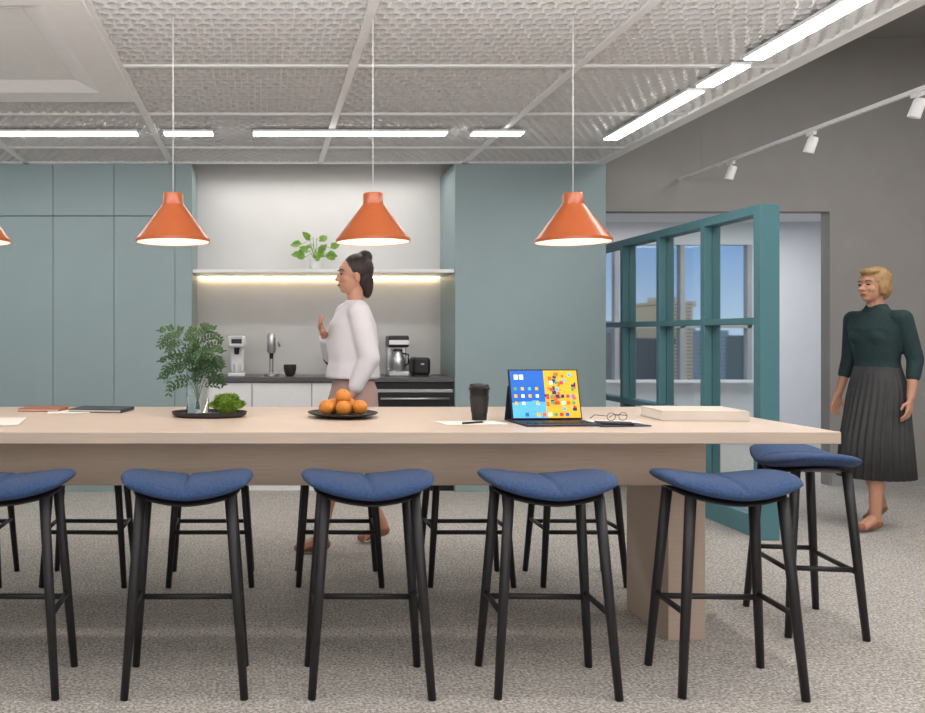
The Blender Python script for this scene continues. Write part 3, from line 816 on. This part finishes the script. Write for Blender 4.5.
cap(bm, (-0.01, -0.16, 1.388), 0.056, (-0.01, 0.16, 1.388), 0.056)
for sh, el, wr, n_ in arms1:
    w = Vector(wr); e2 = Vector(el)
    cap(bm, sh, 0.068, el, 0.062); cap(bm, el, 0.060, e2.lerp(w, 0.7), 0.045)
obj('blouse', remesh(bm, 'blouse', 'blouse', 0.009, 4), p1)
bm = bmesh.new()
bm_loft(bm, [(0.45, 0.2, 0.19, 0.03, 0, 0.02), (0.7, 0.18, 0.19, 0.02, 0, 0.01), (0.93, 0.135, 0.178, -0.01, 0, 0), (1.06, 0.1, 0.135, 0, 0, 0)], 72, pk=12)
obj('skirt', finish(bm, 'skirt', 'beige_cloth', True), p1)
bm = bmesh.new()
ell(bm, (hx-0.028, 0, 1.645), (0.095, 0.083, 0.093)); ell(bm, (hx-0.06, 0, 1.60), (0.055, 0.07, 0.08)); ell(bm, (hx-0.07, 0, 1.715), (0.045, 0.045, 0.042))
ell(bm, (hx-0.085, 0, 1.56), (0.035, 0.055, 0.09))
obj('hair', remesh(bm, 'hair', 'hair_dark', 0.006, 3), p1)
shoes(p1, legs1)

# person in dark green
legs2 = [((0.0, 0.09, 0.9), (0.12, 0.09, 0.50), (0.13, 0.085, 0.10), (0.26, 0.09, 0.03)),
         ((0.0, -0.09, 0.9), (0.02, -0.09, 0.48), (-0.14, -0.085, 0.15), (-0.05, -0.09, 0.04))]
arms2 = [((0.0, 0.165, 1.385), (-0.06, 0.205, 1.12), (0.01, 0.225, 0.88), (0.3, -1, 0)),
         ((0.0, -0.165, 1.385), (-0.02, -0.21, 1.12), (0.05, -0.23, 0.88), (0.3, 1, 0))]
p2, hx = person((4.27, 5.90, 0.0), math.pi+0.30, 1.04, legs2, arms2, 'woman in dark green top and charcoal pleated skirt, walking', 0.03)
bm = bmesh.new()
bm_loft(bm, [(1.04, 0.112, 0.148, 0, 0, 0), (1.10, 0.102, 0.138, 0, 0, 0), (1.25, 0.118, 0.162, 0.015, 0, 0), (1.32, 0.12, 0.175, 0.012, 0, 0), (1.40, 0.08, 0.18, 0.01, 0, 0), (1.44, 0.06, 0.09, 0.008, 0, 0), (1.485, 0.056, 0.058, 0.004, 0, 0)], 48)
cap(bm, (0.01, -0.16, 1.388), 0.056, (0.01, 0.16, 1.388), 0.056); cap(bm, (0.01, -0.06, 1.405), 0.055, (0.01, 0.06, 1.405), 0.055)
for s in (-1, 1): ell(bm, (0.085, 0.062*s, 1.265), (0.052, 0.06, 0.06))
for sh, el, wr, n_ in arms2:
    w = Vector(wr); e2 = Vector(el)
    cap(bm, sh, 0.060, el, 0.048); cap(bm, el, 0.048, e2.lerp(w, 0.45), 0.040)
obj('sweater', remesh(bm, 'sweater', 'greentop', 0.008, 3), p2)
bm = bmesh.new()
bm_loft(bm, [(0.335, 0.23, 0.205, 0.01, 0, 0.045), (0.6, 0.20, 0.195, 0.01, 0, 0.035), (0.85, 0.155, 0.182, 0, 0, 0.022), (0.95, 0.135, 0.172, -0.005, 0, 0.012), (1.07, 0.108, 0.142, 0, 0, 0.0)], 240, pk=30)
obj('skirt', finish(bm, 'skirt', 'skirt', True), p2)
bm = bmesh.new()
ell(bm, (hx-0.026, 0, 1.648), (0.1, 0.088, 0.09)); ell(bm, (hx-0.06, 0, 1.59), (0.06, 0.078, 0.085))
for s in (-1, 1): ell(bm, (hx-0.01, 0.07*s, 1.60), (0.04, 0.022, 0.06))
ell(bm, (hx+0.045, 0.01, 1.70), (0.045, 0.06, 0.025))
obj('hair', remesh(bm, 'hair', 'hair_blond', 0.006, 3), p2)
shoes(p2, legs2)

# ---------------------------------------------------------------- lights
def area(name, loc, sx, sy, power, col=(1, 1, 1), rot=(0, 0, 0)):
    ld = bpy.data.lights.new(name, 'AREA'); ld.shape = 'RECTANGLE'; ld.size = sx; ld.size_y = sy
    ld.energy = power; ld.color = col
    o = bpy.data.objects.new(name, ld); COL.objects.link(o); o.location = loc; o.rotation_euler = rot
    return o
R = math.radians
area('overhead_fill', (0.3, 1.6, 2.70), 5.0, 2.2, 40, (1, 0.98, 0.96))  # added soft fill from above, out of frame, no fixture modelled
area('cabinet_fill', (-0.6, 3.0, 2.68), 6.0, 0.5, 48, (1, 0.985, 0.97), (R(62), 0, 0))  # added fill aimed at the rear cabinets, not a real fitting
area('front_fill', (0.8, -1.8, 2.0), 6.0, 1.8, 72, (1, 0.985, 0.97), (R(80), 0, 0))  # added fill behind the camera, brightens the whole room
area('ceiling_fill', (0.0, 1.6, 2.15), 6.0, 0.8, 22, (1, 0.99, 0.98), (R(150), 0, 0))  # added upward fill to brighten the ceiling mesh, no fixture here
area('right_zone_fill', (4.9, 3.4, 3.85), 2.5, 5.0, 125, (1, 0.98, 0.96))  # added fill that lifts the grey wall and the right-hand zone
area('far_room_light', (5.5, 9.3, 2.75), 3.0, 2.0, 75, (0.97, 0.98, 1))
area('niche_light', (0.52, 7.45, 2.76), 2.0, 0.3, 9, (1, 0.97, 0.94))

# world
w = bpy.data.worlds.new('dusk_sky'); scene.world = w; w.use_nodes = True
nt = w.node_tree; bg = nt.nodes['Background']
tc = nt.nodes.new('ShaderNodeTexCoord'); sp = nt.nodes.new('ShaderNodeSeparateXYZ'); r = nt.nodes.new('ShaderNodeValToRGB')
nt.links.new(tc.outputs['Generated'], sp.inputs[0]); nt.links.new(sp.outputs['Z'], r.inputs[0]); nt.links.new(r.outputs[0], bg.inputs[0])
r.color_ramp.elements[0].position = 0.0; r.color_ramp.elements[0].color = srgb(186, 206, 230)
r.color_ramp.elements[1].position = 0.14; r.color_ramp.elements[1].color = srgb(78, 136, 206)
bg.inputs[1].default_value = 1.1

# camera
cd = bpy.data.cameras.new('camera'); cam = bpy.data.objects.new('camera', cd); COL.objects.link(cam)
cam.location = (0, 0, 1.33); cam.rotation_euler = (math.radians(90), 0, 0)
cd.sensor_width = 36; cd.lens = 36*850/925; cd.shift_x = 200.5/925; cd.shift_y = -21.5/925
cd.clip_end = 500
scene.camera = cam
